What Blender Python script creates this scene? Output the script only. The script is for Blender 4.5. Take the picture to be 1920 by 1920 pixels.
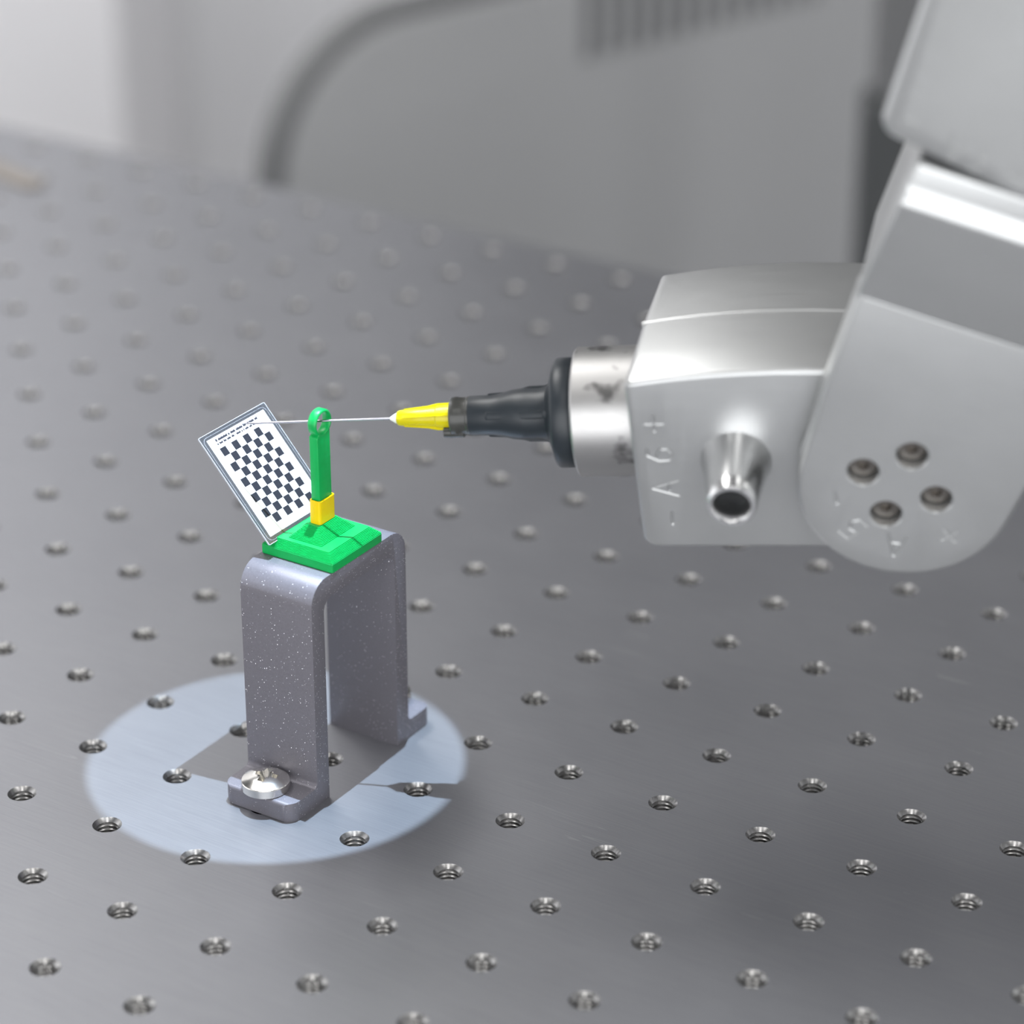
import bpy, bmesh, math, random
from mathutils import Matrix, Vector

S = 0.001                                   # shapes are written in millimetres, the scene is in metres
scn = bpy.context.scene
C = scn.collection
for o in list(bpy.data.objects):
    bpy.data.objects.remove(o)
random.seed(7)

# ------------------------------------------------------------------ camera
R_RIGHT = Vector((0.841989765, 0.539493322, -0.000437333))
R_DOWN = Vector((0.23387696, -0.36574313, -0.90085156))
R_FWD = Vector((-0.48616335, 0.75840551, -0.43412703))
CAM = Vector((379.3226, -423.9620, 348.1888)) * S
cam = bpy.data.cameras.new('camera')
cam.lens = 103.33
cam.sensor_width = 36.0
cam.clip_start = 0.02
cam.clip_end = 30.0
cam.dof.use_dof = True
cam.dof.focus_distance = 0.657
cam.dof.aperture_fstop = 7.8
co = bpy.data.objects.new('camera', cam)
C.objects.link(co)
m = Matrix((R_RIGHT, -R_DOWN, -R_FWD)).transposed().to_4x4()
m.translation = CAM
co.matrix_world = m
scn.camera = co

# ------------------------------------------------------------------ world, lamps, exposure
scn.view_settings.view_transform = 'Standard'
scn.view_settings.look = 'None'
scn.view_settings.gamma = 1.0
scn.view_settings.use_curve_mapping = False
scn.view_settings.exposure = 0.0
scn.cycles.adaptive_threshold = 0.025
scn.cycles.max_bounces = 6
scn.cycles.diffuse_bounces = 3
scn.cycles.glossy_bounces = 4
scn.cycles.transmission_bounces = 5
scn.cycles.transparent_max_bounces = 8
scn.cycles.caustics_reflective = False
scn.cycles.caustics_refractive = False
scn.cycles.sample_clamp_indirect = 4.0
w = bpy.data.worlds.new('room_air')
scn.world = w
w.use_nodes = True
w.node_tree.nodes['Background'].inputs[0].default_value = (0.9, 0.92, 1.0, 1)
w.node_tree.nodes['Background'].inputs[1].default_value = 0.06

FH = Vector((-0.5397, 0.8419, 0))           # horizontal viewing direction
RT = Vector((0.842, 0.5395, 0))


def area(name, loc, size, power, col=(1, 0.985, 0.96), rot=(0, 0, 0), sy=None):
    l = bpy.data.lights.new(name, 'AREA')
    l.shape = 'RECTANGLE'
    l.size = size
    l.size_y = sy or size
    l.energy = power
    l.color = col
    o = bpy.data.objects.new(name, l)
    o.location = loc
    o.rotation_euler = rot
    C.objects.link(o)
    return o


# ceiling panels of the laboratory (ceiling 1.9 m above the table top)
PZ = math.atan2(FH.y, FH.x)
for k, (df, dr, pw) in enumerate([(0.35, -0.75, 6), (0.35, 0.75, 6), (1.45, -0.75, 26), (1.45, 0.75, 6), (-0.75, 0.0, 6)]):
    p = Vector((CAM.x, CAM.y, 0)) + FH * df + RT * dr
    area('ceiling_panel_lamp', (p.x, p.y, 1.88), 1.2, pw, (1.0, 0.99, 0.975), (0, 0, PZ), 0.35)

# daylight from the large window in the wall behind the photographer
pw_ = Vector((CAM.x, CAM.y, 0)) - FH * 1.45 + RT * 0.10
area('window_daylight', (pw_.x, pw_.y, 0.27), 2.6, 47, (0.97, 0.985, 1.0), (math.radians(90), 0, math.atan2(FH.y, FH.x) - math.pi / 2), 1.7)

# added fill from the left, no window there, to brighten the back wall
pl_ = Vector((CAM.x, CAM.y, 0)) + FH * 0.9 - RT * 1.95
area('added_side_fill', (pl_.x, pl_.y, 0.25), 1.7, 7, (0.97, 0.985, 1.0), (math.radians(90), 0, math.atan2(RT.y, RT.x) - math.pi / 2), 1.5)

# narrow spotlight above the target: the sharp pool of cool light on the table
sp = bpy.data.lights.new('spotlight', 'SPOT')
sp.energy = 38
sp.color = (0.63, 0.80, 1.0)
sp.shadow_soft_size = 0.0014
so = bpy.data.objects.new('spotlight', sp)
SP_L, SP_T = Vector((18, 110, 600)) * S, Vector((15.2, 43.0, 0)) * S
so.location = SP_L
so.rotation_euler = (SP_T - SP_L).to_track_quat('-Z', 'Y').to_euler()
sp.spot_size = 2 * math.atan(44.0 * S / (SP_T - SP_L).length)
sp.spot_blend = 0.03
C.objects.link(so)


# ------------------------------------------------------------------ material helpers
def mat(name, col, rough=0.5, metal=0.0, spec=0.5, trans=0.0, ior=1.45, coat=0.0):
    m = bpy.data.materials.new(name)
    m.use_nodes = True
    b = m.node_tree.nodes['Principled BSDF']
    b.inputs['Base Color'].default_value = (*col, 1)
    b.inputs['Roughness'].default_value = rough
    b.inputs['Metallic'].default_value = metal
    b.inputs['Specular IOR Level'].default_value = spec
    b.inputs['Transmission Weight'].default_value = trans
    b.inputs['IOR'].default_value = ior
    b.inputs['Coat Weight'].default_value = coat
    return m


class NT:
    """small wrapper to write node graphs briefly"""
    def __init__(s, m):
        s.m = m
        s.n = m.node_tree.nodes
        s.l = m.node_tree.links
        s.b = s.n['Principled BSDF']

    def new(s, t, **kw):
        n = s.n.new(t)
        for k, v in kw.items():
            setattr(n, k, v)
        return n

    def link(s, a, b):
        s.l.new(a, b)

    def obj(s, scale=(1, 1, 1), rot=(0, 0, 0)):
        t = s.new('ShaderNodeTexCoord')
        mp = s.new('ShaderNodeMapping')
        mp.inputs['Scale'].default_value = scale
        mp.inputs['Rotation'].default_value = rot
        s.link(t.outputs['Object'], mp.inputs['Vector'])
        return mp.outputs['Vector']

    def noise(s, vec, scale, detail=3, rough=0.55):
        n = s.new('ShaderNodeTexNoise')
        n.inputs['Scale'].default_value = scale
        n.inputs['Detail'].default_value = detail
        n.inputs['Roughness'].default_value = rough
        s.link(vec, n.inputs['Vector'])
        return n

    def ramp(s, fac, stops):
        r = s.new('ShaderNodeValToRGB')
        e = r.color_ramp.elements
        while len(e) < len(stops):
            e.new(0.5)
        for x, (p, c) in zip(e, stops):
            x.position = p
            x.color = (*c, 1) if len(c) == 3 else c
        s.link(fac, r.inputs[0])
        return r.outputs[0]

    def math(s, op, a, b=None, clamp=False):
        n = s.new('ShaderNodeMath', operation=op, use_clamp=clamp)
        for i, v in enumerate((a, b)):
            if v is None:
                continue
            if isinstance(v, (int, float)):
                n.inputs[i].default_value = v
            else:
                s.link(v, n.inputs[i])
        return n.outputs[0]

    def mix(s, fac, a, b):
        n = s.new('ShaderNodeMix', data_type='RGBA')
        for sock, v in ((n.inputs[0], fac), (n.inputs[6], a), (n.inputs[7], b)):
            if isinstance(v, (int, float)):
                sock.default_value = v
            elif isinstance(v, tuple):
                sock.default_value = (*v, 1)
            else:
                s.link(v, sock)
        return n.outputs[2]

    def bump(s, h, strength, dist):
        n = s.new('ShaderNodeBump')
        n.inputs['Strength'].default_value = strength
        n.inputs['Distance'].default_value = dist
        s.link(h, n.inputs['Height'])
        return n.outputs[0]


def m_table():
    m = mat('brushed_dark_steel', (0.3, 0.3, 0.32), 0.42, 0.86)
    t = NT(m)
    v = t.obj()
    streak = t.noise(t.obj((60, 2600, 1), (0, 0, 0.12)), 1.0, 4, 0.6)      # fine brushing grain
    blot = t.noise(v, 14, 4, 0.6)
    fine = t.noise(v, 900, 2, 0.6)
    col = t.mix(blot.outputs[0], (0.298, 0.303, 0.328), (0.345, 0.35, 0.372))
    grain = t.math('MULTIPLY', t.math('SUBTRACT', streak.outputs[0], 0.35), 2.2, True)
    col = t.mix(t.math('MULTIPLY', grain, 0.45), col, (0.43, 0.433, 0.448))
    # scratches: thin iso-lines of stretched noise
    sc = t.noise(t.obj((4, 150, 1), (0, 0, -0.25)), 1.0, 2, 0.4)
    d = t.math('ABSOLUTE', t.math('SUBTRACT', sc.outputs[0], 0.5))
    line = t.math('LESS_THAN', d, 0.0025)
    gate = t.math('GREATER_THAN', t.noise(v, 25, 2).outputs[0], 0.60)
    sm = t.math('MULTIPLY', t.math('MULTIPLY', line, gate), 0.16)
    col = t.mix(sm, col, (0.7, 0.7, 0.7))
    t.link(col, t.b.inputs['Base Color'])
    r = t.math('ADD', t.math('MULTIPLY', blot.outputs[0], 0.10), 0.335)
    r = t.math('ADD', r, t.math('MULTIPLY', streak.outputs[0], 0.06))
    t.link(r, t.b.inputs['Roughness'])
    h = t.math('ADD', t.math('MULTIPLY', streak.outputs[0], 0.7), t.math('MULTIPLY', fine.outputs[0], 0.3))
    t.link(t.bump(h, 0.22, 0.00006), t.b.inputs['Normal'])
    return m


def m_alu():
    m = mat('satin_aluminium', (0.72, 0.725, 0.725), 0.36, 0.8)
    t = NT(m)
    v = t.obj()
    n = t.noise(v, 60, 3)
    col = t.mix(n.outputs[0], (0.46, 0.467, 0.466), (0.52, 0.527, 0.526))
    t.link(col, t.b.inputs['Base Color'])
    g = t.noise(t.obj((60, 1500, 1500)), 1.0, 2)
    t.link(t.math('ADD', t.math('MULTIPLY', g.outputs[0], 0.1), 0.30), t.b.inputs['Roughness'])
    f = t.noise(v, 1400, 2)
    t.link(t.bump(f.outputs[0], 0.05, 0.00005), t.b.inputs['Normal'])
    return m


def m_steel(name, col=(0.62, 0.6, 0.57), rough=0.2, smudge=False):
    m = mat(name, col, rough, 1.0)
    t = NT(m)
    v = t.obj()
    n = t.noise(v, 220, 3)
    t.link(t.math('ADD', t.math('MULTIPLY', n.outputs[0], 0.12), rough - 0.05), t.b.inputs['Roughness'])
    if smudge:
        k = t.noise(v, 95, 3, 0.6)
        c = t.ramp(k.outputs[0], [(0.56, col), (0.66, tuple(x * 0.35 for x in col))])
        t.link(c, t.b.inputs['Base Color'])
    return m


def m_print_grey():
    m = mat('glitter_grey_plastic', (0.3, 0.29, 0.33), 0.5, 0.15)
    t = NT(m)
    v = t.obj()
    base = t.mix(t.noise(v, 2500, 2).outputs[0], (0.165, 0.158, 0.180), (0.225, 0.217, 0.245))
    vo = t.new('ShaderNodeTexVoronoi')
    vo.inputs['Scale'].default_value = 3600
    t.link(v, vo.inputs['Vector'])
    sep = t.new('ShaderNodeSeparateColor')
    t.link(vo.outputs['Color'], sep.inputs[0])
    fl = t.math('MULTIPLY', t.math('GREATER_THAN', sep.outputs[0], 0.92), t.math('LESS_THAN', vo.outputs['Distance'], 0.29))
    # flakes differ in size
    fl = t.math('MULTIPLY', fl, t.math('GREATER_THAN', t.math('ADD', sep.outputs[1], 0.0), 0.35))
    t.link(t.mix(fl, base, (0.95, 0.95, 1.0)), t.b.inputs['Base Color'])
    t.link(t.math('MAXIMUM', t.math('MULTIPLY', fl, 0.75), 0.40), t.b.inputs['Metallic'])
    lay = t.new('ShaderNodeTexWave', wave_type='BANDS', bands_direction='Z')
    lay.inputs['Scale'].default_value = 1000.0 / 0.2 / 20
    t.link(v, lay.inputs['Vector'])
    t.link(t.math('SUBTRACT', 0.46, t.math('MULTIPLY', fl, 0.16)), t.b.inputs['Roughness'])
    h = t.math('ADD', t.math('MULTIPLY', lay.outputs['Fac'], 0.4), t.math('MULTIPLY', t.noise(v, 3000, 2).outputs[0], 0.6))
    bn = t.bump(h, 0.25, 0.00006)
    # flakes lie at random angles
    vm = t.new('ShaderNodeVectorMath', operation='SUBTRACT')
    t.link(vo.outputs['Color'], vm.inputs[0])
    vm.inputs[1].default_value = (0.5, 0.5, 0.5)
    vs = t.new('ShaderNodeVectorMath', operation='SCALE')
    t.link(vm.outputs[0], vs.inputs[0])
    t.link(t.math('MULTIPLY', fl, 1.5), vs.inputs['Scale'])
    va = t.new('ShaderNodeVectorMath', operation='ADD')
    t.link(bn, va.inputs[0])
    t.link(vs.outputs[0], va.inputs[1])
    vn = t.new('ShaderNodeVectorMath', operation='NORMALIZE')
    t.link(va.outputs[0], vn.inputs[0])
    t.link(vn.outputs[0], t.b.inputs['Normal'])
    return m


def m_green():
    m = mat('green_printed_plastic', (0.0, 0.40, 0.085), 0.38)
    t = NT(m)
    v = t.obj()
    wv = t.new('ShaderNodeTexWave', wave_type='BANDS', bands_direction='DIAGONAL')
    wv.inputs['Scale'].default_value = 90
    wv.inputs['Distortion'].default_value = 0.5
    t.link(v, wv.inputs['Vector'])
    lay = t.new('ShaderNodeTexWave', wave_type='BANDS', bands_direction='Z')
    lay.inputs['Scale'].default_value = 250
    t.link(v, lay.inputs['Vector'])
    h = t.math('ADD', t.math('MULTIPLY', wv.outputs['Fac'], 0.35), t.math('MULTIPLY', lay.outputs['Fac'], 0.65))
    t.link(t.bump(h, 0.2, 0.00006), t.b.inputs['Normal'])
    t.link(t.mix(t.noise(v, 600, 2).outputs[0], (0.0, 0.31, 0.062), (0.0, 0.40, 0.09)), t.b.inputs['Base Color'])
    return m


def m_plain(name, a, b, scale, rough, metal=0.0, bumpd=0.0):
    m = mat(name, a, rough, metal)
    t = NT(m)
    n = t.noise(t.obj(), scale, 3)
    t.link(t.mix(n.outputs[0], a, b), t.b.inputs['Base Color'])
    if bumpd:
        t.link(t.bump(n.outputs[0], 0.3, bumpd), t.b.inputs['Normal'])
    return m


MT = m_table()
ALU = m_alu()
HOLE = m_steel('machined_hole_steel', (0.42, 0.415, 0.41), 0.26)
SCREW = m_steel('zinc_plated_steel', (0.78, 0.76, 0.72), 0.16)
NEEDLE = m_steel('needle_steel', (0.33, 0.33, 0.37), 0.2)
FLANGE = m_steel('worn_steel', (0.42, 0.415, 0.41), 0.40, True)
SOCKET = m_steel('dark_screw_steel', (0.20, 0.185, 0.17), 0.35)
GREYP = m_print_grey()
GREEN = m_green()
YELL = m_plain('yellow_printed_plastic', (0.78, 0.50, 0.0), (0.86, 0.58, 0.0), 500, 0.32, 0, 0.00004)
BLACK = m_plain('black_resin', (0.012, 0.017, 0.022), (0.022, 0.028, 0.034), 300, 0.38, 0, 0.00003)
SMOKE = m_plain('smoky_plastic', (0.03, 0.032, 0.03), (0.06, 0.06, 0.055), 400, 0.3)
WHITEG = m_plain('white_glue', (0.85, 0.85, 0.8), (0.9, 0.9, 0.86), 300, 0.3)
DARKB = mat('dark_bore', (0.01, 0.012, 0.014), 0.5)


def m_hub():
    m = mat('yellow_clear_plastic', (0.92, 0.80, 0.0), 0.22, 0.0, 0.5, 0.35, 1.46)
    t = NT(m)
    t.link(t.mix(t.noise(t.obj(), 500, 2).outputs[0], (0.86, 0.72, 0.0), (0.95, 0.85, 0.01)), t.b.inputs['Base Color'])
    return m


HUB = m_hub()


# ------------------------------------------------------------------ mesh helpers
def mesh(name, verts, faces, smooth=True, angle=35):
    me = bpy.data.meshes.new(name)
    me.from_pydata([(x * S, y * S, z * S) for x, y, z in verts], [], faces)
    bm = bmesh.new()
    bm.from_mesh(me)
    bmesh.ops.recalc_face_normals(bm, faces=bm.faces)
    bm.to_mesh(me)
    bm.free()
    if smooth:
        me.shade_smooth()
        me.set_sharp_from_angle(angle=math.radians(angle))
    return me


def empty(name, loc, label, cat, group=None):
    o = bpy.data.objects.new(name, None)
    o.location = Vector(loc) * S
    o.empty_display_size = 0.01
    C.objects.link(o)
    tag(o, label, cat, group)
    return o


def tag(o, label, cat=None, group=None):
    o['label'] = label
    if cat:
        o['category'] = cat
    if group:
        o['group'] = group
    return o


def put(name, me, material, parent=None, M=None, label=None):
    """link one mesh as one object; M is its placement in the room (metres)"""
    o = bpy.data.objects.new(name, me)
    me.name = name
    if material is not None and not me.materials:
        me.materials.append(material)
    C.objects.link(o)
    o.matrix_basis = M.copy() if M is not None else Matrix()
    if parent is not None:
        o.parent = parent
        pm = Matrix.Translation(parent.location) if parent.type == 'EMPTY' else parent.matrix_basis
        if parent.parent is not None:
            pm = parent.matrix_basis
        o.matrix_parent_inverse = pm.inverted()
    if label:
        o['label'] = label
    return o


def frame(o, x, y, z):
    m = Matrix((Vector(x).normalized(), Vector(y).normalized(), Vector(z).normalized())).transposed().to_4x4()
    m.translation = Vector(o) * S
    return m


def bake(me, mods):
    """apply modifiers given as (type, settings) to a mesh and return the new mesh"""
    o = bpy.data.objects.new('bake', me)
    C.objects.link(o)
    for typ, kw in mods:
        md = o.modifiers.new('m', typ)
        for k, v in kw.items():
            setattr(md, k, v)
    dg = bpy.context.evaluated_depsgraph_get()
    dg.update()
    out = bpy.data.meshes.new_from_object(o.evaluated_get(dg))
    bpy.data.objects.remove(o)
    return out


def bevel(me, width, seg=3, angle=40, sm=35):
    out = bake(me, [('BEVEL', dict(width=width * S, segments=seg, limit_method='ANGLE', angle_limit=math.radians(angle),
                                   use_clamp_overlap=True))])
    out.shade_smooth()
    out.set_sharp_from_angle(angle=math.radians(sm))
    return out


def cut(me, cutters, sm=30):
    """subtract cutter meshes one after the other"""
    for c in cutters:
        co_ = bpy.data.objects.new('cutter', c)
        C.objects.link(co_)
        res = bake(me, [('BOOLEAN', dict(operation='DIFFERENCE', solver='EXACT', object=co_))])
        if len(res.vertices) > 0.7 * len(me.vertices):      # a failed cut leaves the part as it was
            me = res
        else:
            print('CUT FAILED', me.name)
        bpy.data.objects.remove(co_)
    me.shade_smooth()
    me.set_sharp_from_angle(angle=math.radians(sm))
    return me


def lathe(name, prof, seg=48, axis='x', angle=35, caps=True):
    """revolve (t, r) pairs about an axis"""
    v, f = [], []
    for t, r in prof:
        for k in range(seg):
            a = 2 * math.pi * k / seg
            c, s = r * math.cos(a), r * math.sin(a)
            v.append((t, c, s) if axis == 'x' else (c, s, t))
    for i in range(len(prof) - 1):
        for k in range(seg):
            k2 = (k + 1) % seg
            f.append((i * seg + k, i * seg + k2, (i + 1) * seg + k2, (i + 1) * seg + k))
    if caps:
        f.append(tuple(range(seg)))
        f.append(tuple(range((len(prof) - 1) * seg, len(prof) * seg)))
    return mesh(name, v, f, True, angle)


def prism(name, pts, z0, z1, smooth=True, angle=35):
    n = len(pts)
    v = [(x, y, z0) for x, y in pts] + [(x, y, z1) for x, y in pts]
    f = [tuple(range(n)), tuple(range(n, 2 * n))]
    f += [(i, (i + 1) % n, n + (i + 1) % n, n + i) for i in range(n)]
    return mesh(name, v, f, smooth, angle)


def fillet(pts, seg=6):
    """polygon corners (x, y, radius) -> rounded outline"""
    out = []
    n = len(pts)
    for i in range(n):
        x, y, r = pts[i]
        if r <= 0:
            out.append((x, y))
            continue
        p = Vector((x, y))
        a = (Vector(pts[i - 1][:2]) - p).normalized()
        b = (Vector(pts[(i + 1) % n][:2]) - p).normalized()
        ang = a.angle(b)
        d = r / math.tan(ang / 2)
        c = p + (a + b).normalized() * (r / math.sin(ang / 2))
        s, e = p + a * d - c, p + b * d - c
        t = s.angle(e)
        for k in range(seg + 1):
            u = k / seg
            q = c + (s * math.sin((1 - u) * t) + e * math.sin(u * t)) / math.sin(t)
            out.append((q.x, q.y))
    return out


def rrect(x0, x1, y0, y1, r, seg=4):
    return fillet([(x0, y0, r), (x1, y0, r), (x1, y1, r), (x0, y1, r)], seg)


def loft(name, rings, angle=35, caps=True):
    n = len(rings[0])
    v = [p for r in rings for p in r]
    f = []
    for i in range(len(rings) - 1):
        for k in range(n):
            k2 = (k + 1) % n
            f.append((i * n + k, i * n + k2, (i + 1) * n + k2, (i + 1) * n + k))
    if caps:
        f += [tuple(range(n)), tuple(range((len(rings) - 1) * n, len(rings) * n))]
    return mesh(name, v, f, True, angle)


def tube(name, pts, r, seg=10, ends=True):
    """round bar along a flat polyline lying in a plane of constant z"""
    rings = []
    P = [Vector(p) for p in pts]
    zup = Vector((0, 0, 1))
    for i, p in enumerate(P):
        a = (P[i] - P[i - 1]).normalized() if i > 0 else (P[1] - P[0]).normalized()
        b = (P[i + 1] - P[i]).normalized() if i < len(P) - 1 else a
        t = (a + b).normalized()
        k = 1 / max(0.5, t.dot(b))
        s = t.cross(zup).normalized()
        ring = lambda c, rr: [tuple(c + s * (math.cos(2 * math.pi * j / seg) * rr * k) + zup * (math.sin(2 * math.pi * j / seg) * rr)) for j in range(seg)]
        if i == 0 and ends:
            rings.append(ring(p - t * r * 0.8, r * 0.5))
        rings.append(ring(p, r))
        if i == len(P) - 1 and ends:
            rings.append(ring(p + t * r * 0.8, r * 0.5))
    return loft(name, rings)


GLYPH = {
    'A': [[(0, 0), (.35, 1)], [(.37, 1.0), (.72, 0)], [(.2, .36), (.52, .36)]],
    '6': [[(.58, .92), (.3, .92), (.06, .5), (.1, .12), (.34, 0)], [(.36, 0), (.6, .14), (.6, .42), (.36, .56), (.12, .5)]],
    '5': [[(.6, 1), (.12, 1), (.08, .56), (.4, .62), (.62, .36), (.45, .04), (.05, .06)]],
    '4': [[(.5, 0), (.5, 1)], [(.45, .95), (.02, .34)], [(.02, .3), (.66, .3)]],
    '-': [[(.05, .45), (.62, .45)]],
    '+': [[(.0, .5), (.7, .5)], [(.35, .15), (.35, .85)]],
}


def glyph_cutters(ch, cx, cy, h, up, z, r=0.42):
    """engraving tools of one character centred at (cx, cy), its upright direction given by up"""
    u = Vector(up).normalized()
    rt = Vector((u.y, -u.x))
    out = []
    for st in GLYPH[ch]:
        pts = []
        for gx, gy in st:
            q = Vector((cx, cy)) + rt * ((gx - 0.35) * h) + u * ((gy - 0.5) * h)
            pts.append((q.x, q.y, z + r * 0.25))
        out.append(tube('stroke', pts, r))
    return out


# ------------------------------------------------------------------ room shell
FLOOR_Z = -900
WALL = m_plain('light_grey_wall_paint', (0.86, 0.86, 0.875), (0.89, 0.89, 0.905), 6, 0.7)
WHITEP = m_plain('white_lacquer', (0.88, 0.87, 0.89), (0.91, 0.90, 0.91), 4, 0.45)
FLOORM = m_plain('grey_floor_vinyl', (0.30, 0.30, 0.31), (0.36, 0.36, 0.37), 12, 0.5)
CEILM = m_plain('dark_ceiling_paint', (0.16, 0.16, 0.165), (0.19, 0.19, 0.195), 5, 0.8)
ADDED_DARK = m_plain('added_dark_panel', (0.08, 0.082, 0.088), (0.10, 0.102, 0.108), 6, 0.7)


def room_pt(df, dr, z):
    p = Vector((379.3, -424.0, 0)) + FH * df + RT * dr
    return (p.x, p.y, z)


def room_box(name, f0, f1, r0, r1, z0, z1, material, parent=None, bev=0, seg=3):
    pts = [room_pt(f, r, z) for z in (z0, z1) for f, r in ((f0, r0), (f1, r0), (f1, r1), (f0, r1))]
    me = mesh(name, pts, [(0, 1, 2, 3), (4, 5, 6, 7), (0, 1, 5, 4), (1, 2, 6, 5), (2, 3, 7, 6), (3, 0, 4, 7)])
    if bev:
        me = bevel(me, bev, seg)
    return put(name, me, material, parent)


def structure(o):
    o['kind'] = 'structure'
    return o


F0, F1, R0, R1, Z1 = -1500, 2000, -2000, 2000, 1900
structure(room_box('floor', F0, F1, R0, R1, FLOOR_Z - 40, FLOOR_Z, FLOORM))
structure(room_box('ceiling', F0, F1, R0, R1, Z1, Z1 + 40, CEILM))
structure(room_box('wall_back', F1, F1 + 60, R0, R1, FLOOR_Z, Z1, WALL))
structure(room_box('wall_front', F0 - 60, F0, R0, R1, FLOOR_Z, Z1, WALL))
structure(room_box('wall_left', F0, F1, R0 - 60, R0, FLOOR_Z, Z1, WALL))
structure(room_box('wall_right', F0, F1, R1, R1 + 60, FLOOR_Z, Z1, WALL))
structure(room_box('trim_1', F1 - 14, F1, -243, -222, FLOOR_Z, Z1, m_plain('grey_trim_paint', (0.80, 0.80, 0.815), (0.83, 0.83, 0.84), 6, 0.6)))

# unseen dark panels, lower on the right, added to darken the table's reflection
structure(room_box('added_dark_upper', F1 - 6, F1, R0, R1, 560, Z1, ADDED_DARK))
structure(room_box('added_dark_right', F1 - 8, F1, -40, R1, 0, 560, ADDED_DARK))

# ------------------------------------------------------------------ optical table
X0, X1, Y0, Y1 = -21, 12, -5, 14            # hole indices, 25 mm pitch
P = 25.0
table = empty('optical_table', (P * (X0 + X1) / 2, P * (Y0 + Y1) / 2, 0), 'dark brushed steel optical table top with a grid of threaded holes', 'optical table')
SEG = 32
ROUT, RTH, RMAJ = 3.32, 2.45, 2.95


def square_pt(a, h):
    c, s = math.cos(a), math.sin(a)
    k = h / max(abs(c), abs(s))
    return c * k, s * k


v, f = [], []
for i in range(X0, X1 + 1):
    for j in range(Y0, Y1 + 1):
        b = len(v)
        for k in range(SEG):
            a = 2 * math.pi * (k + 0.5) / SEG + 0 * math.pi
            a0 = 2 * math.pi * k / SEG
            v.append((i * P + ROUT * math.cos(a0), j * P + ROUT * math.sin(a0), 0))
        for k in range(SEG):
            x, y = square_pt(2 * math.pi * k / SEG, P / 2)
            v.append((i * P + x, j * P + y, 0))
        for k in range(SEG):
            k2 = (k + 1) % SEG
            f.append((b + k, b + k2, b + SEG + k2, b + SEG + k))
# solid below: rim of the plate and its underside
xa, xb, ya, yb = X0 * P - P / 2, X1 * P + P / 2, Y0 * P - P / 2, Y1 * P + P / 2
b = len(v)
for z in (0, -58):
    v += [(xa, ya, z), (xb, ya, z), (xb, yb, z), (xa, yb, z)]
f += [(b, b + 1, b + 5, b + 4), (b + 1, b + 2, b + 6, b + 5), (b + 2, b + 3, b + 7, b + 6), (b + 3, b, b + 4, b + 7), (b + 4, b + 5, b + 6, b + 7)]
me = bpy.data.meshes.new('tabletop')
me.from_pydata([(x * S, y * S, z * S) for x, y, z in v], [], f)
bm = bmesh.new()
bm.from_mesh(me)
bmesh.ops.remove_doubles(bm, verts=bm.verts, dist=1e-6)
bm.to_mesh(me)
bm.free()
put('tabletop', me, MT, table)

LEGM = m_plain('dark_grey_powder_coat', (0.05, 0.05, 0.055), (0.07, 0.07, 0.075), 30, 0.5)
for x in (xa + 60, xb - 60):
    for y in (ya + 60, yb - 60):
        q = rrect(x - 35, x + 35, y - 35, y + 35, 6)
        put('leg', prism('leg', q, FLOOR_Z, -58), LEGM, table)

# one threaded hole: small lead-in edge, countersink, thread flanks, dark bottom
prof = [(0.0, ROUT), (-0.06, 3.24), (-0.74, 2.56), (-0.86, RTH)]
z = -0.86
for k in range(7):
    prof += [(z - 0.42, RMAJ), (z - 0.56, RMAJ), (z - 0.92, RTH), (z - 1.0, RTH)]
    z -= 1.0
prof += [(z - 1.5, RTH), (z - 1.6, 0.4)]


def hole_mesh(seg, pr):
    vv, ff = [], []
    for t, r in pr:
        for k in range(seg):
            a = 2 * math.pi * k / seg
            vv.append((r * math.cos(a), r * math.sin(a), t))
    for i in range(len(pr) - 1):
        for k in range(seg):
            k2 = (k + 1) % seg
            ff.append((i * seg + k, (i + 1) * seg + k, (i + 1) * seg + k2, i * seg + k2))
    ff.append(tuple((len(pr) - 1) * seg + k for k in range(seg))[::-1])
    return vv, ff


vv, ff = hole_mesh(SEG, prof)
hm = bpy.data.meshes.new('threaded_hole')
hm.from_pydata([(x * S, y * S, z * S) for x, y, z in vv], [], ff)
hm.shade_smooth()
hm.set_sharp_from_angle(angle=math.radians(25))
hm.materials.append(HOLE)
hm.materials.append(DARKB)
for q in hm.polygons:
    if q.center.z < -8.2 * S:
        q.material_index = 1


def in_view(x, y, margin=0.10):
    q = Vector((x, y, 0)) * S - CAM
    d = q.dot(R_FWD)
    lim = (960 + 1920 * margin) / 5510.85
    return abs(q.dot(R_RIGHT) / d) < lim and abs(q.dot(R_DOWN) / d) < lim, d


seen, rest = [], []
for i in range(X0, X1 + 1):
    for j in range(Y0, Y1 + 1):
        if (i, j) in ():
            continue
        ok, d = in_view(i * P, j * P)
        (seen if ok else rest).append((d, i, j))
seen.sort()
rest += seen[300:]
seen = seen[:300]
first = None
for d, i, j in seen:
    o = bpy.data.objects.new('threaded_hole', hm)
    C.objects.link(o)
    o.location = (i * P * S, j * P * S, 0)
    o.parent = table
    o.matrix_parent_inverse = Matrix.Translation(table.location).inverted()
pr2 = [(0.0, ROUT), (-0.74, 2.56), (-0.86, RTH), (-8.0, RTH), (-8.1, 0.4)]
v1, f1 = hole_mesh(SEG, pr2)
v, f = [], []
for d, i, j in rest:
    b = len(v)
    v += [(x + i * P, y + j * P, z) for x, y, z in v1]
    f += [tuple(b + q for q in t) for t in f1]
me = bpy.data.meshes.new('threaded_hole_field')
me.from_pydata([(x * S, y * S, z * S) for x, y, z in v], [], f)
me.shade_smooth()
me.set_sharp_from_angle(angle=math.radians(25))
o = put('threaded_hole_field', me, HOLE, table)
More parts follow.
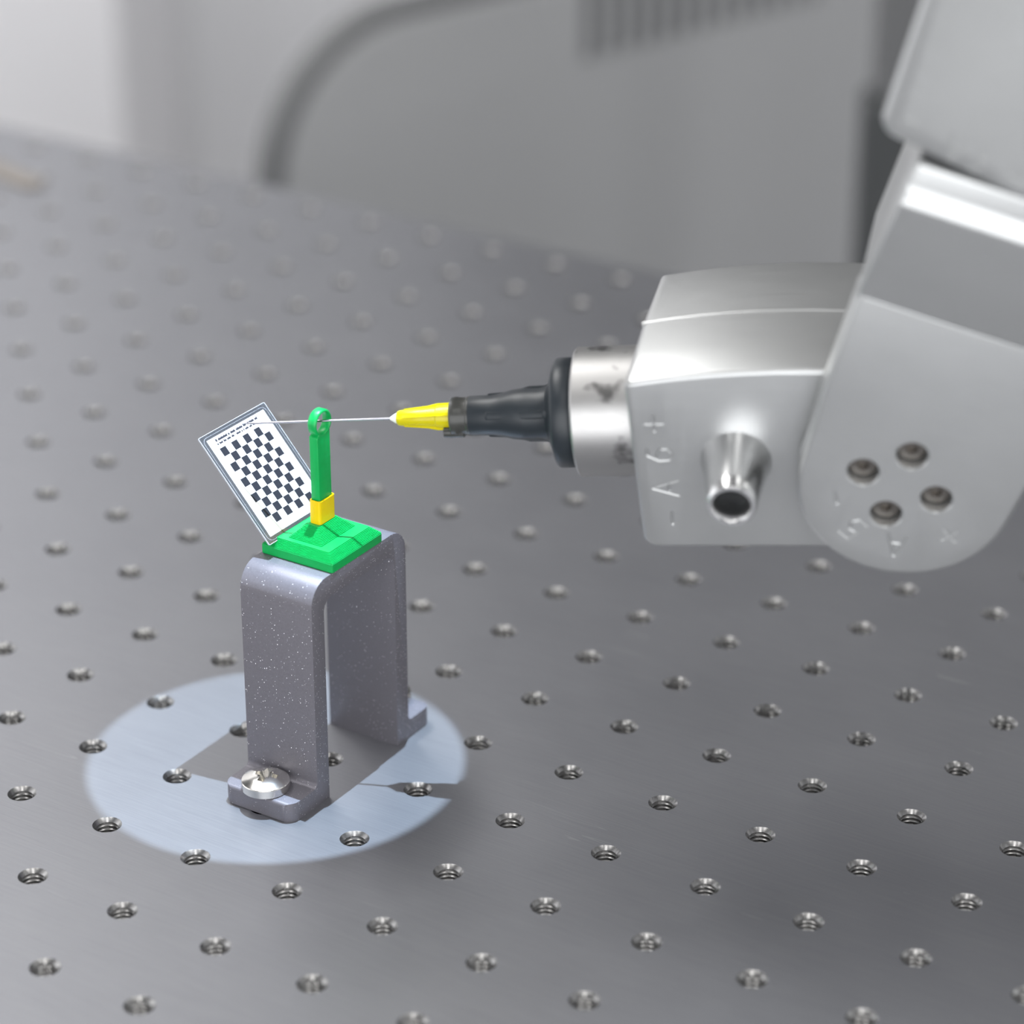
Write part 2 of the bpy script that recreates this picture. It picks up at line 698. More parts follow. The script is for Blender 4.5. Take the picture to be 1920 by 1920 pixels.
o['kind'] = 'stuff'

# ------------------------------------------------------------------ printed bridge bracket
BX0, BX1 = 15.5, 35.0
ZT = 55.5
pf = [(22, 0, 0.3), (36.4, 0, 0), (36.4, 50.2, 3.0), (63.6, 50.2, 3.0), (63.6, 0, 0), (78, 0, 0.3), (78, 4.7, 0.9), (68.1, 4.7, 1.3),
      (68.1, ZT, 5.6), (31.9, ZT, 5.6), (31.9, 4.7, 1.3), (22, 4.7, 0.9)]
prof2 = fillet(pf, 8)
n = len(prof2)
v = [(BX0, y, z) for y, z in prof2] + [(BX1, y, z) for y, z in prof2]
f = [tuple(range(n)), tuple(range(n, 2 * n))] + [(k, (k + 1) % n, n + (k + 1) % n, n + k) for k in range(n)]
me = mesh('bridge_bracket', v, f)
# round the free corners of both feet
bm = bmesh.new()
bm.from_mesh(me)
bmesh.ops.triangulate(bm, faces=[q for q in bm.faces if len(q.verts) > 4])
bm.to_mesh(me)
bm.free()
foot = []
for ys, sy in ((22, 1), (78, -1)):
    for xs, sx in ((BX0, 1), (BX1, -1)):
        r = 3.2
        q = [(xs - sx * 2, ys - sy * 2), (xs - sx * 2, ys + sy * r)]
        for k in range(9):
            a = math.pi / 2 * k / 8
            q.append((xs + sx * (r - r * math.cos(a)), ys + sy * (r - r * math.sin(a))))
        q.append((xs + sx * r, ys - sy * 2))
        foot.append(prism('corner', q, -2, 8))
me = cut(me, foot)
bm = bmesh.new()
bm.from_mesh(me)
bmesh.ops.dissolve_limit(bm, angle_limit=math.radians(1.0), verts=bm.verts, edges=bm.edges)
bm.to_mesh(me)
bm.free()
me = bevel(me, 0.55, 3, 45, 40)
br = put('bridge_bracket', me, GREYP)
tag(br, 'glittery grey printed bridge bracket screwed down to the perforated table', 'bracket')


# ------------------------------------------------------------------ the two bracket screws
def make_screw(x, y, z, rot, label):
    hp = [(0.0, 5.35), (0.15, 5.5), (1.95, 5.5), (2.15, 5.38), (2.75, 4.3), (3.2, 3.0), (3.45, 1.6), (3.5, 0.05)]
    me = lathe('head', hp, 48, 'z', 30)
    cutters = []
    for k in range(2):
        a = math.pi / 2 * k + rot
        c, s = math.cos(a), math.sin(a)
        rings = []
        for zz, L, W in ((0.7, 1.2, 0.55), (3.8, 3.3, 0.8)):
            rings.append([(c * p - s * q, s * p + c * q, zz) for p, q in ((-L, -W), (L, -W), (L, W), (-L, W))])
        cutters.append(loft('cross', rings))
    for k in range(4):
        a = math.pi / 4 + math.pi / 2 * k + rot
        c, s = math.cos(a), math.sin(a)
        rings = []
        for zz, L, W in ((2.0, 0.9, 0.08), (3.8, 2.2, 0.16)):
            rings.append([(c * p - s * q, s * p + c * q, zz) for p, q in ((0, -W), (L, -W), (L, W), (0, W))])
        cutters.append(loft('tick', rings))
    me = cut(me, cutters, 25)
    e = empty('pan_head_screw', (x, y, z), label, 'screw', 'screws holding the bracket feet')
    M = Matrix.Translation(Vector((x, y, z)) * S)
    put('head', me, SCREW, e, M)
    sh = lathe('shank', [(0.1, 2.35), (-9.5, 2.35), (-10, 1.9)], 24, 'z')
    put('shank', sh, SCREW, e, M)
    return e


make_screw(25, 25.9, 4.72, 0.25, 'bright cross-recess screw on the near foot of the grey bracket')
make_screw(25, 74.1, 4.72, 0.9, 'bright screw half hidden behind the far leg of the grey bracket')

# ------------------------------------------------------------------ green ring target on its stepped foot
tg = empty('ring_target', (25.5, 49.2, ZT), 'green printed eyelet post with yellow sleeve on a stepped green foot', 'ring target')


def stepped(z0, z1, ra, rb, layers, rings):
    for k in range(layers):
        za = z0 + (z1 - z0) * k / layers
        zb = z0 + (z1 - z0) * (k + 1) / layers
        u = (k + 0.5) / layers
        q = [a + (b - a) * u for a, b in zip(ra, rb)]
        o = rrect(q[0], q[1], q[2], q[3], 0.35, 3)
        rings.append([(x, y, za) for x, y in o])
        rings.append([(x, y, zb) for x, y in o])


full = (15.8, 35.3, 39.6, 58.8)
so_ = (18.0, 33.1, 41.4, 56.9)
si_ = (21.0, 30.3, 42.6, 55.7)
tp_ = (23.5, 26.8, 46.3, 53.2)
rings = []
for zz, ins in ((ZT, 0.15), (ZT + 0.2, 0.0), (ZT + 2.1, 0.0), (ZT + 2.2, 0.08)):
    q = rrect(full[0] + ins, full[1] - ins, full[2] + ins, full[3] - ins, 0.5, 3)
    rings.append([(x, y, zz) for x, y in q])
stepped(ZT + 2.2, ZT + 4.0, full, so_, 9, rings)
stepped(ZT + 4.0, ZT + 6.6, si_, tp_, 13, rings)
put('foot', loft('foot', rings, 30), GREEN, tg, None)

PX0, PX1 = 24.1, 26.4
RCY, RCZ, RO, RI = 50.05, 85.75, 3.15, 2.45
# blade
bl = fillet([(47.7, ZT + 6.0, 0.0), (52.3, ZT + 6.0, 0.0), (52.25, 84.0, 0.2), (51.4, 83.25, 0.0), (50.4, 82.95, 0.0), (49.3, 83.05, 0.0), (48.45, 83.5, 0.0), (48.1, 83.6, 0.0), (48.05, 83.25, 0.0), (47.5, 82.9, 0.35)], 4)
v = [(PX0, y, z) for y, z in bl] + [(PX1, y, z) for y, z in bl]
n = len(bl)
me = mesh('blade', v, [tuple(range(n)), tuple(range(n, 2 * n))] + [(k, (k + 1) % n, n + (k + 1) % n, n + k) for k in range(n)])
put('blade', bevel(me, 0.28, 3, 50), GREEN, tg)
# ring
secs = []
SR = 64
v, f = [], []
cs = [(PX0 + 0.25, RI), (PX1 - 0.25, RI), (PX1, RI + 0.2), (PX1, RO - 0.28), (PX1 - 0.3, RO), (PX0 + 0.3, RO), (PX0, RO - 0.28), (PX0, RI + 0.2)]
for k in range(SR):
    a = 2 * math.pi * k / SR
    for x, r in cs:
        v.append((x, RCY + r * math.cos(a), RCZ + r * math.sin(a)))
for k in range(SR):
    for q in range(8):
        k2, q2 = (k + 1) % SR, (q + 1) % 8
        f.append((k * 8 + q, k * 8 + q2, k2 * 8 + q2, k2 * 8 + q))
put('ring', mesh('ring', v, f, True, 50), GREEN, tg, None, 'green eyelet ring at the top of the post')
# yellow sleeve (hollow collar round the blade)
o1 = rrect(23.75, 26.85, 47.05, 53.0, 0.75, 5)
i1 = rrect(24.05, 26.5, 47.4, 52.6, 0.5, 5)
zb, zt = ZT + 5.9, 67.7
rings = [[(x, y, zb) for x, y in o1], [(x, y, zt - 0.1) for x, y in o1], [(x, y, zt) for x, y in rrect(23.85, 26.75, 47.15, 52.9, 0.7, 5)],
         [(x, y, zt) for x, y in i1], [(x, y, zb + 0.2) for x, y in i1]]
put('sleeve', loft('sleeve', rings, 40), YELL, tg, None, 'yellow plastic sleeve round the foot of the post')

# ------------------------------------------------------------------ laminated calibration card
TH = math.radians(41.4)
UP = Vector((-math.sin(TH), 0, math.cos(TH)))
NC = Vector((0, 1, 0)).cross(UP)
MC = frame((19.3, 38.0, 58.9), (0, 1, 0), UP, NC)       # x along the lower edge, y up the card, z towards the viewer
cardo = empty('calibration_card', (19.3, 38.0, 58.9), 'small laminated checkerboard calibration card leaning beside the green post', 'calibration card')
CW, CHH = 24.2, 28.4


def m_film():
    m = bpy.data.materials.new('clear_laminate')
    m.use_nodes = True
    nt = m.node_tree
    for x in list(nt.nodes):
        nt.nodes.remove(x)
    out = nt.nodes.new('ShaderNodeOutputMaterial')
    tr = nt.nodes.new('ShaderNodeBsdfTransparent')
    tr.inputs[0].default_value = (0.90, 0.92, 0.97, 1)
    gl = nt.nodes.new('ShaderNodeBsdfGlossy')
    gl.inputs[0].default_value = (1, 1, 1, 1)
    gl.inputs['Roughness'].default_value = 0.12
    di = nt.nodes.new('ShaderNodeBsdfDiffuse')
    di.inputs[0].default_value = (0.75, 0.79, 0.88, 1)
    fr = nt.nodes.new('ShaderNodeFresnel')
    fr.inputs[0].default_value = 1.5
    m1 = nt.nodes.new('ShaderNodeMixShader')
    m2 = nt.nodes.new('ShaderNodeMixShader')
    m1.inputs[0].default_value = 0.07
    nt.links.new(tr.outputs[0], m1.inputs[1])
    nt.links.new(di.outputs[0], m1.inputs[2])
    nt.links.new(fr.outputs[0], m2.inputs[0])
    nt.links.new(m1.outputs[0], m2.inputs[1])
    nt.links.new(gl.outputs[0], m2.inputs[2])
    nt.links.new(m2.outputs[0], out.inputs[0])
    return m


FILM = m_film()
EDGE_HIGHLIGHT = m_plain('laminate_edge_highlight', (0.80, 0.84, 0.93), (0.86, 0.89, 0.96), 400, 0.25)  # pale colour stands in for highlights along the film edge and crease
put('film', prism('film', rrect(0, CW, 0, CHH, 0.25, 3), -0.12, 0.12), FILM, cardo, MC, 'clear laminate border of the card')


def outline_bar(name, x0, x1, y0, y1, r, t):
    pts = rrect(x0, x1, y0, y1, r, 6)
    n = len(pts)
    c = Vector(((x0 + x1) / 2, (y0 + y1) / 2))
    rings_v, fs = [], []
    for k in range(n):
        p = Vector(pts[k])
        q = (Vector(pts[(k + 1) % n]) - Vector(pts[k - 1])).normalized()
        nr = Vector((q.y, -q.x))
        for a, b in ((-1, -1), (1, -1), (1, 1), (-1, 1)):
            rings_v.append((p.x + nr.x * a * t, p.y + nr.y * a * t, b * 0.15))
    for k in range(n):
        k2 = (k + 1) % n
        for q in range(4):
            q2 = (q + 1) % 4
            fs.append((k * 4 + q, k * 4 + q2, k2 * 4 + q2, k2 * 4 + q))
    return mesh(name, rings_v, fs)


put('film_edge_highlight', outline_bar('film_edge_highlight', 0.05, CW - 0.05, 0.05, CHH - 0.05, 0.3, 0.045), EDGE_HIGHLIGHT, cardo, MC)
put('film_crease_highlight', outline_bar('film_crease_highlight', 0.75, CW - 0.75, 0.6, CHH - 0.75, 1.4, 0.016), EDGE_HIGHLIGHT, cardo, MC)


def m_paper():
    m = mat('printed_checkerboard', (0.9, 0.9, 0.9), 0.5, 0, 0.25)
    t = NT(m)
    tc = t.new('ShaderNodeTexCoord')
    sep = t.new('ShaderNodeSeparateXYZ')
    t.link(tc.outputs['Object'], sep.inputs[0])
    sx = t.math('DIVIDE', t.math('SUBTRACT', sep.outputs[0], 3.85 * S), 2.065 * S)
    sy = t.math('DIVIDE', t.math('SUBTRACT', sep.outputs[1], 3.55 * S), 2.055 * S)
    fx, fy = t.math('FLOOR', sx), t.math('FLOOR', sy)
    par = t.math('MODULO', t.math('ADD', t.math('ADD', fx, fy), 20.0), 2.0)       # 1 -> dark
    ins = t.math('MULTIPLY', t.math('MULTIPLY', t.math('GREATER_THAN', sx, 0.0), t.math('LESS_THAN', sx, 8.0)),
                 t.math('MULTIPLY', t.math('GREATER_THAN', sy, 0.0), t.math('LESS_THAN', sy, 10.0)))
    dark = t.math('MULTIPLY', t.math('GREATER_THAN', par, 0.5), ins)
    ink = t.noise(tc.outputs['Object'], 2500, 2)
    inkc = t.mix(ink.outputs[0], (0.018, 0.019, 0.027), (0.036, 0.038, 0.048))
    t.link(t.mix(dark, (0.86, 0.86, 0.88), inkc), t.b.inputs['Base Color'])
    return m


PAPER = m_paper()
INK = m_plain('black_ink', (0.03, 0.03, 0.045), (0.05, 0.05, 0.06), 900, 0.5)
pap = put('paper', prism('paper', [(1.75, 1.5), (22.6, 1.5), (22.6, 27.0), (1.75, 27.0)], -0.14, 0.14), PAPER, cardo, MC, 'white paper printed with a black checkerboard')
# two lines of minute print above the board, legible only as word-long strokes
words = []
x = 4.2
for wl in (0.55, 3.3, 0.55, 1.7, 2.3, 1.0, 2.6, 1.0):
    words.append((x, 25.8, wl, 0.5))
    x += wl + 0.32
x = 4.05
for wl in (0.5, 1.15, 0.9, 1.3, 0.9, 0.16, 1.5, 0.4, 0.3, 1.2, 0.9, 1.2):
    words.append((x, 24.95, wl, 0.42))
    x += wl + 0.34
v, f = [], []
for (x, y, wl, hh) in words:
    nl = max(1, int(wl / 0.28))
    for k in range(nl):
        a = x + wl * k / nl
        h2 = hh * (1.25 if (k * 7 + int(x * 10)) % 3 == 0 else 0.95)
        b = len(v)
        v += [(a, y, 0.145), (a + wl / nl * 0.98, y, 0.145), (a + wl / nl * 0.98, y + h2, 0.145), (a, y + h2, 0.145),
              (a, y, 0.155), (a + wl / nl * 0.98, y, 0.155), (a + wl / nl * 0.98, y + h2, 0.155), (a, y + h2, 0.155)]
        f += [(b + 4, b + 5, b + 6, b + 7), (b, b + 1, b + 5, b + 4), (b + 1, b + 2, b + 6, b + 5), (b + 2, b + 3, b + 7, b + 6), (b + 3, b, b + 4, b + 7)]
put('print_lines', mesh('print_lines', v, f, False), INK, pap, MC, 'two lines of tiny black print')

# ------------------------------------------------------------------ dispensing needle on the robot flange
RX = Vector((0.9067, 0.4097, 0.1001))
RY = Vector((-0.0079, -0.2209, 0.9753))
RZ = Vector((0.4217, -0.8851, -0.197))
N0 = Vector((25.2, 50.05, 86.0))
MN = frame(N0, RX, RY, RZ)                     # x runs along the tool axis towards the robot
tool = empty('dispensing_needle', N0 + RX * 57.6, 'fine steel needle with yellow hub on a black holder, threaded through the green ring', 'needle')
nd = [(-18.0, 0.015), (-17.2, 0.10), (-15.6, 0.24), (17.0, 0.26)]
put('needle_tube', lathe('needle_tube', nd, 20), NEEDLE, tool, MN, 'thin steel needle tube with sloped tip')
put('glue_bead', lathe('glue_bead', [(15.9, 0.28), (16.3, 0.55), (17.0, 1.0), (17.8, 1.35), (18.2, 1.3)], 24), WHITEG, tool, MN, 'white glue cone at the needle root')
hub = lathe('hub', [(17.4, 1.15), (17.7, 1.55), (18.2, 1.75), (23.0, 2.05), (26.2, 2.25), (26.5, 2.5), (30.5, 2.75), (33, 2.75)], 36)
hubo = put('hub', hub, HUB, tool, MN, 'yellow translucent conical hub')
for k in range(4):
    a = math.pi / 4 + k * math.pi / 2
    c, s = math.cos(a), math.sin(a)
    pts = []
    for t_, r_ in ((18.6, 1.5), (19.2, 2.0), (24.5, 2.5), (26.5, 2.95), (30.0, 3.05), (30.0, 1.5)):
        pts.append((t_, r_))
    vv = []
    for wv in (-0.32, 0.32):
        vv += [(t_, c * r_ - s * wv, s * r_ + c * wv) for t_, r_ in pts]
    q = len(pts)
    put('fin', mesh('fin', vv, [tuple(range(q)), tuple(range(q, 2 * q))] + [(i, (i + 1) % q, q + (i + 1) % q, q + i) for i in range(q)]), HUB, hubo, MN)
# smoky luer collar
put('luer_collar', lathe('luer_collar', [(29.6, 2.9), (29.6, 4.0), (29.9, 4.25), (31.2, 4.3), (31.5, 4.15), (33.2, 4.15), (33.4, 4.3), (33.8, 4.3), (33.8, 3)], 40),
    SMOKE, tool, MN, 'smoky grey collar around the hub')
lug = lathe('collar_lug', [(0, 0.9), (0.15, 1.25), (1.6, 1.35), (4.5, 1.3), (4.8, 0.9)], 20)
put('collar_lug', lug, SMOKE, tool, MN @ Matrix.Translation(Vector((27.9, -2.5, 2.3)) * S))
hold = [(33.6, 3.0), (33.6, 4.2), (33.9, 4.35), (38.5, 4.45), (41.0, 4.8), (43.5, 5.45), (46.5, 5.75), (49.5, 5.7), (51.0, 6.0), (51.5, 6.8), (52.0, 8.4), (52.9, 11.2), (53.2, 11.7),
        (53.7, 11.95), (57.3, 11.95), (57.6, 11.7)]
ho = put('holder', lathe('holder', hold, 64, 'x', 40), BLACK, tool, MN, 'black stepped holder with flange')
for k in range(4):
    a = math.radians(58 + 90 * k)
    c, s = math.cos(a), math.sin(a)
    pts = [(37.0, 3.6), (38.0, 4.75), (43.0, 5.0), (47.0, 6.05), (50.8, 6.1), (52.4, 7.6), (53.2, 7.6), (53.2, 3.6)]
    vv = []
    for wv in (-0.9, 0.9):
        vv += [(t_, c * r_ - s * wv, s * r_ + c * wv) for t_, r_ in pts]
    q = len(pts)
    me = mesh('rib', vv, [tuple(range(q)), tuple(range(q, 2 * q))] + [(i, (i + 1) % q, q + (i + 1) % q, q + i) for i in range(q)])
    put('rib', bevel(me, 0.4, 2), BLACK, ho, MN)

# ------------------------------------------------------------------ robot arm
OW = Vector((91.889, 80.182, 93.365))          # centre of the wrist's end face
MR = frame(OW, RX, RY, RZ)
JX = 54.9
OJ = OW + RX * JX                              # joint axis of the wrist
A24 = math.radians(24)
EA = (RX * math.sin(A24) + RY * math.cos(A24)).normalized()
EB = (RX * math.cos(A24) - RY * math.sin(A24)).normalized()
MF = frame(OJ, EB, EA, RZ)
robot = empty('robot_arm', (300, 165, 0), 'small satin aluminium robot arm reaching in with a needle tool', 'robot arm')

# wrist flange
put('tool_flange', lathe('tool_flange', [(57.65, 10.0), (57.65, 13.6), (58.1, 14.05), (74.5, 14.1), (74.5, 9)], 72), FLANGE, robot, MN,
    'worn steel round flange')

# wrist housing: slightly domed block, sharp ridge along its top
WZ = 21.2
WB = -20.5


def wrist_top(x, z):
    base = 21.3 + 2.3 * (1 - ((x - 27) / 29) ** 2) - 2.3 * (1 - (27 / 29) ** 2)
    return base + 0.9 * (1 - abs(z) / WZ)


xs = [0, 2, 4, 8, 13, 18, 24, 30, 36, 42, 48, 54, 60]
zs = [WB, -10, 0, 10.5, WZ]


def left_x(z):                                   # the end face leans back a little towards the rear
    return -2.0 + (WZ - z) / (WZ - WB) * 4.4


rings = []
for x in xs:
    def X(z, x=x):
        return x + left_x(z) * (1 - x / 60.0)
    bot = -21.2 - 0.035 * x + (2.2 if x == 0 else 0.35 if x == 2 else 0.0)
    ring = [(X(z), wrist_top(x, z), z) for z in zs] + [(X(z), bot, z) for z in reversed(zs)]
    rings.append(ring)
me = loft('wrist_housing', rings, 12)
me = bevel(me, 1.1, 4, 30, 28)
# the ridge on top is a narrow raised land
cutters = []
for ch, cx, cy in (('-', 4.6, -13.4), ('A', 4.2, -5.6), ('6', 3.6, 3.2), ('+', 3.3, 11.0)):
    cutters += glyph_cutters(ch, cx, cy, 5.6, (-1, 0.03), WZ)
cutters.append(lathe('recess', [(WZ - 0.001, 12.0), (WZ + 3, 12.0)], 64, 'z'))
bo = lathe('bore', [(WZ - 6, 3.3), (WZ + 4, 3.3)], 32, 'z')
for q in (bo,):
    q.transform(Matrix.Translation(Vector((19.6, 0.8, 0)) * S))
cutters = cutters[:-1] + [bo]
me = cut(me, cutters, 28)
put('wrist_housing', me, ALU, robot, MR, 'satin aluminium wrist housing with engraved axis mark')
# thin ridge line along the roof of the wrist
rl = []
for x in xs[:12]:
    xx = x + left_x(0) * (1 - x / 60.0)
    y = wrist_top(x, 0)
    rl.append([(xx, y - 0.4, -0.75), (xx, y + 0.02, -0.5), (xx, y + 0.22, -0.2), (xx, y + 0.22, 0.2), (xx, y + 0.02, 0.5), (xx, y - 0.4, 0.75)])
put('ridge', loft('ridge', rl, 50), ALU, robot, MR)
# hollow port standing out of the wrist
pp = [(WZ - 0.3, 7.6), (WZ + 0.4, 7.3), (WZ + 5.0, 6.4), (WZ + 12.0, 5.5), (WZ + 15.2, 5.15), (WZ + 15.7, 4.8), (WZ + 15.7, 4.1), (WZ + 15.0, 3.6), (WZ + 13.4, 3.3), (WZ - 0.3, 3.25)]
v, f = [], []
SG = 48
for t_, r_ in pp:
    for k in range(SG):
        a = 2 * math.pi * k / SG
        v.append((19.6 + r_ * math.cos(a), 0.8 + r_ * math.sin(a), t_))
for i in range(len(pp)):
    i2 = (i + 1) % len(pp)
    for k in range(SG):
        k2 = (k + 1) % SG
        f.append((i * SG + k, i * SG + k2, i2 * SG + k2, i2 * SG + k))
po = put('air_port', mesh('air_port', v, f, True, 40), m_steel('polished_aluminium', (0.74, 0.74, 0.74), 0.22), robot, MR, 'polished tapered tube port')
put('port_bore', lathe('port_bore', [(0, 3.22), (11.0, 3.22)], 24, 'z'), DARKB, po, MR @ Matrix.Translation(Vector((19.6, 0.8, WZ - 4)) * S))

# fork that carries the wrist: round-ended cheek plates on a square block
PZ1, PZ0, BZ = 31.5, 23.2, 35.5
RJ = 22.3
out = []
for k in range(41):
    a = math.pi + math.pi * k / 40
    out.append((RJ * math.cos(a), RJ * math.sin(a)))
cheek = out + [(RJ + 0.6, 12), (RJ + 2.0, 41), (-RJ - 3.4, 41), (-RJ - 1.7, 15)]
bores = []
scr = [(-9.6, 0.6), (-1.9, 8.0), (-1.5, -7.6), (6.6, -0.3)]
me = bevel(prism('near_cheek', cheek, PZ0, PZ1), 1.2, 4, 40, 35)
for bx, by in scr:
    q = lathe('bore', [(PZ1 - 4.2, 3.2), (PZ1 - 0.35, 3.2), (PZ1 + 0.3, 3.8), (PZ1 + 2, 3.8)], 28, 'z')
    q.transform(Matrix.Translation(Vector((bx, by, 0)) * S))
    bores.append(q)
for ch, ang in (('+', -32), ('A', -77), ('5', -116), ('-', -149)):
    a = math.radians(ang)
    rr = 14.8
    bores += glyph_cutters(ch, rr * math.cos(a), rr * math.sin(a), 5.4, (math.cos(a), math.sin(a)), PZ1)
me = cut(me, bores, 30)
put('near_cheek', me, ALU, robot, MF, 'round-ended cheek plate with four sunk screws and engraved axis mark')
for bx, by in scr:
    sc_ = lathe('socket_screw', [(PZ1 - 4.4, 3.05), (PZ1 - 3.0, 3.05), (PZ1 - 2.8, 2.8), (PZ1 - 2.8, 1.35)], 24, 'z')
    hexr = [[(bx * 0 + 1.35 * math.cos(math.pi / 3 * k), 1.35 * math.sin(math.pi / 3 * k), zz) for k in range(6)] for zz in (PZ1 - 4.0, PZ1 - 2.3)]
    sc_ = cut(sc_, [loft('hex', hexr)], 30)
    put('socket_screw', sc_, SOCKET, robot, MF @ Matrix.Translation(Vector((bx, by, 0)) * S))
me = bevel(prism('far_cheek', [(13 * math.cos(math.pi + math.pi * k / 24), 13 * math.sin(math.pi + math.pi * k / 24)) for k in range(25)] + [(13, 41), (-13, 41)], -PZ1 + 1, -PZ0), 1.2, 3, 40, 35)
put('far_cheek', me, ALU, robot, MF)
# block with a sloping face: overhangs the cheek, then leans back to the roll joint
BL, BR = -RJ - 4.3, RJ + 4.3
rings = []
for a_, zf, k in ((38.6, PZ1 - 1.0, 0.955), (40.2, PZ1 + 0.1, 0.965), (65.6, 37.0, 1.0), (68.0, 35.2, 1.0), (73.8, 34.8, 0.985)):
    rings.append([(b_ * k, a_, z_) for b_, z_ in ((BL - 0.3, zf), (BR, zf), (BR - 2.5, -2.0), (14, -31), (-14, -31), (BL + 3.0, -1.0))])
put('fork_block', bevel(loft('fork_block', rings), 1.5, 4, 14, 35), ALU, robot, MF)
put('roll_joint', lathe('roll_joint', [(72.0, 20), (72.2, 20.5), (79.0, 20.5)], 64, 'z'), m_plain('dark_joint_gap', (0.03, 0.03, 0.032), (0.04, 0.04, 0.042), 200, 0.5), robot,
    MF @ Matrix.Rotation(-math.pi / 2, 4, 'X'))

# forearm, turned about the roll joint
T15 = math.radians(15)
EB2 = EB * math.cos(T15) + RZ * math.sin(T15)
N2 = RZ * math.cos(T15) - EB * math.sin(T15)
ML = frame(OJ, EB2, EA, N2)
HB, HZ = 26.0, 42.0
AL0 = 76.6
fa = fillet([(-HB, AL0, 4.0), (HB, AL0, 4.0), (HB + 7, 170, 10), (-HB - 7, 170, 10)], 8)
me = bevel(prism('forearm', fa, -HZ, HZ), 1.6, 4, 40, 35)
cutters = []
for ch, cx, cy, hh in (('-', -20.6, 81.6, 4.2), ('A', -11.2, 80.3, 4.2), ('4', -6.0, 80.2, 4.2), ('+', 1.5, 80.2, 4.2)):
    cutters += glyph_cutters(ch, cx, cy, hh, (0, -1), HZ, 0.4)
me = cut(me, cutters, 30)
put('forearm', me, ALU, robot, ML, 'broad satin aluminium forearm plate with rounded corner')
# the rest of the arm stands to the right of the picture
me = lathe('elbow', [(-46, 30), (-44, 33), (44, 33), (46, 30)], 64, 'z')
put('elbow', me, ALU, robot, ML @ Matrix.Translation(Vector((0, 165, 0)) * S))
el = OJ + EA * 165
sh_ = Vector((300, 165, 120))
dv = sh_ - el
side = Vector((0.35, -0.9, 0)).normalized()
L = dv.length
yv = dv.normalized()
zv = (side - yv * side.dot(yv)).normalized()
xv = yv.cross(zv)
me = bevel(prism('upper_arm', fillet([(-28, -20, 20), (28, -20, 20), (32, L + 20, 24), (-32, L + 20, 24)], 8), -88, -46), 2, 3)
put('upper_arm', me, ALU, robot, frame(el, xv, yv, zv))
me = bevel(prism('shoulder', rrect(-42, 42, -42, 42, 14, 6), 60, 165), 2, 3)
put('shoulder', me, ALU, robot, Matrix.Translation(Vector((322, 215, 0)) * S))
me = bevel(prism('robot_base', rrect(-50, 50, -50, 50, 12, 6), 0, 60), 2, 3)
put('robot_base', me, ALU, robot, Matrix.Translation(Vector((322, 215, 0)) * S))

# ------------------------------------------------------------------ background: cabinet with vents, white cupboard, stand-in post, strip on the table
CWV = Vector((0.281, 0.959, 0)).normalized()
CQ = Vector((-370.6, 542.0, 0)) + CWV * 6
CNV = Vector((CWV.y, -CWV.x, 0))               # the back of the chair faces the table
chair = empty('plastic_chair', CQ + CWV * 265 + Vector((0, 0, FLOOR_Z)), 'grey plastic chair behind the table, its rounded back pierced by vertical slots', 'chair')
MCB = frame(CQ, CWV, (0, 0, 1), CNV)           # x along the back, y up, z outwards
CABM = m_plain('mid_grey_plastic', (0.37, 0.373, 0.377), (0.395, 0.398, 0.402), 8, 0.5)
q = fillet([(0, -520, 50), (530, -520, 50), (530, -14, 76), (0, -14, 76)], 14)
EDGEG = m_plain('dark_grey_edging', (0.16, 0.163, 0.166), (0.18, 0.183, 0.186), 20, 0.6)
put('edge_band', bevel(prism('edge_band', q, -15, -2), 4, 4, 60, 50), EDGEG, chair, MCB, 'darker grey edging round the chair back')
q = fillet([(9, -511, 45), (521, -511, 45), (521, -23, 68), (9, -23, 68)], 14)
backrest = bevel(prism('backrest', q, -17, 0), 2, 3, 60, 50)
NS = 13
slots = []
for k in range(NS):
    x = 182 + 166 * (k + 0.5) / NS
    slots.append(prism('slot', [(x - 4.3, -63), (x + 4.3, -63), (x + 4.3, -26), (x - 4.3, -26)], -15, 4))
put('backrest', cut(backrest, slots, 40), CABM, chair, MCB)
VENTD = m_plain('dark_slot_lining', (0.03, 0.032, 0.034), (0.04, 0.042, 0.044), 20, 0.6)
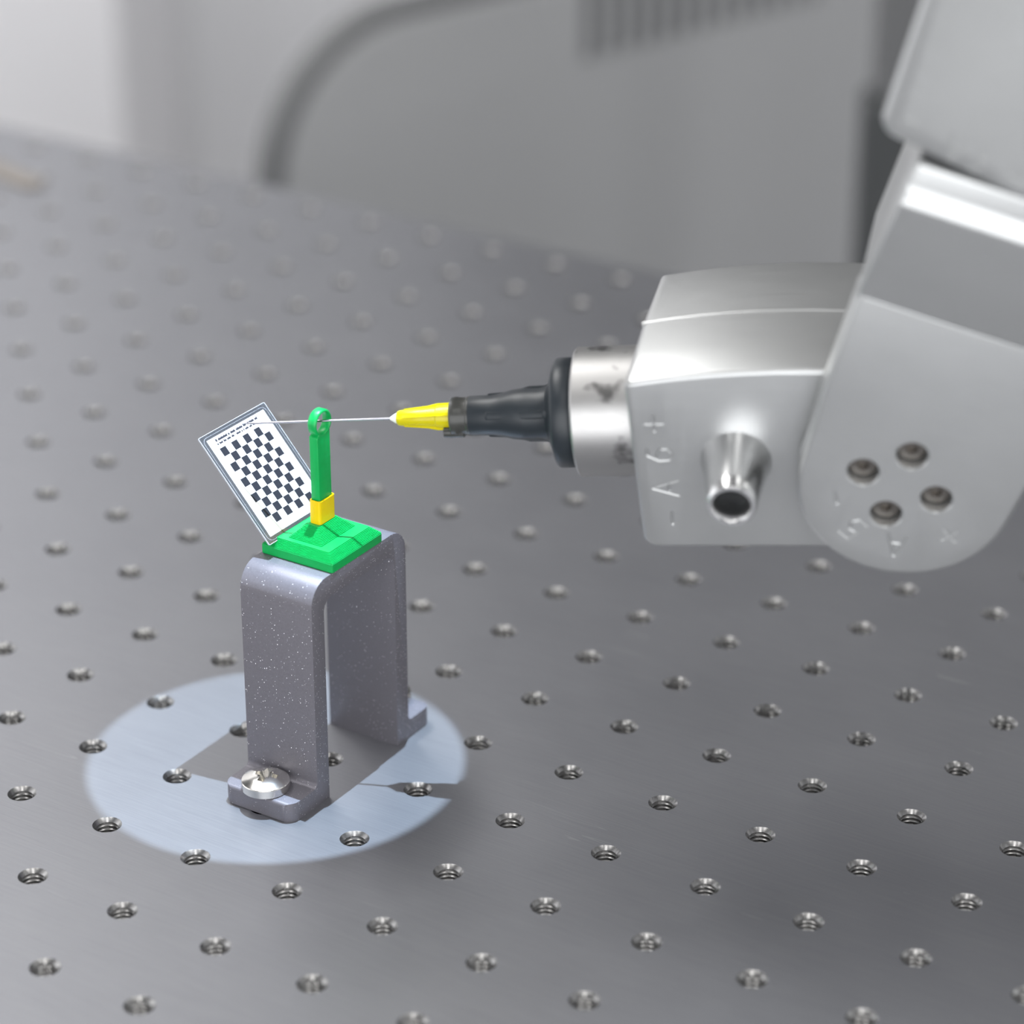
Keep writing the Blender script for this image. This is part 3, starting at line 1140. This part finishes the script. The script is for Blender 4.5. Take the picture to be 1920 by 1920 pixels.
for k in range(NS):
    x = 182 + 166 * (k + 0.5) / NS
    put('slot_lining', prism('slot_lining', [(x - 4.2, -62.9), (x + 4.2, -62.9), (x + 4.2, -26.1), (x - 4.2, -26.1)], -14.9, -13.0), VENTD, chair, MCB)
put('seat', bevel(prism('seat', rrect(20, 510, -420, -20, 60, 8), -478, -452), 6, 3), CABM, chair, frame(CQ, CWV, CNV, (0, 0, 1)))
for x, y in ((50, -50), (480, -50), (50, -385), (480, -385)):
    put('leg', prism('leg', rrect(x - 12, x + 12, y - 12, y + 12, 6), FLOOR_Z, -478), LEGM, chair, frame(CQ, CWV, CNV, (0, 0, 1)))

cup = empty('white_cupboard', room_pt(1750, -500, FLOOR_Z), 'tall plain white cupboard at the far left behind the table', 'cupboard')
room_box('carcass', 1730, 1990, -900, -233, FLOOR_Z, 900, WHITEP, cup, 4)
room_box('cupboard_door', 1712, 1729, -898, -235, FLOOR_Z + 60, 896, WHITEP, cup, 3)

pst = empty('stand_in_post', room_pt(1165, 160, FLOOR_Z), 'dark grey upright stand-in post behind the table next to the forearm', 'post')  # upright stand-in for a dark blurred band of unknown nature
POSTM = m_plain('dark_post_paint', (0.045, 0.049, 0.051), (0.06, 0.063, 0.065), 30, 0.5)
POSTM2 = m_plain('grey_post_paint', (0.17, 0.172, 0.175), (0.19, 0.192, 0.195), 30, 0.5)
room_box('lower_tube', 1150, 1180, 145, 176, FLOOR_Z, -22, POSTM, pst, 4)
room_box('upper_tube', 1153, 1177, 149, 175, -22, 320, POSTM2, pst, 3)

tan = empty('tan_strip', (-315, 322, 0), 'blurred tan strip lying at the far left edge of the table', 'strip')
me = bevel(prism('strip', fillet([(-45, -4.5, 3), (18, -4.5, 4), (21, 4.5, 4), (-45, 5.5, 3)], 5), 0.0, 1.4), 0.4, 2)
put('strip', me, m_plain('tan_card', (0.29, 0.265, 0.24), (0.32, 0.29, 0.265), 60, 0.6), tan, Matrix.Translation(Vector((-313, 321, 0)) * S) @ Matrix.Rotation(math.radians(-14), 4, 'Z'))
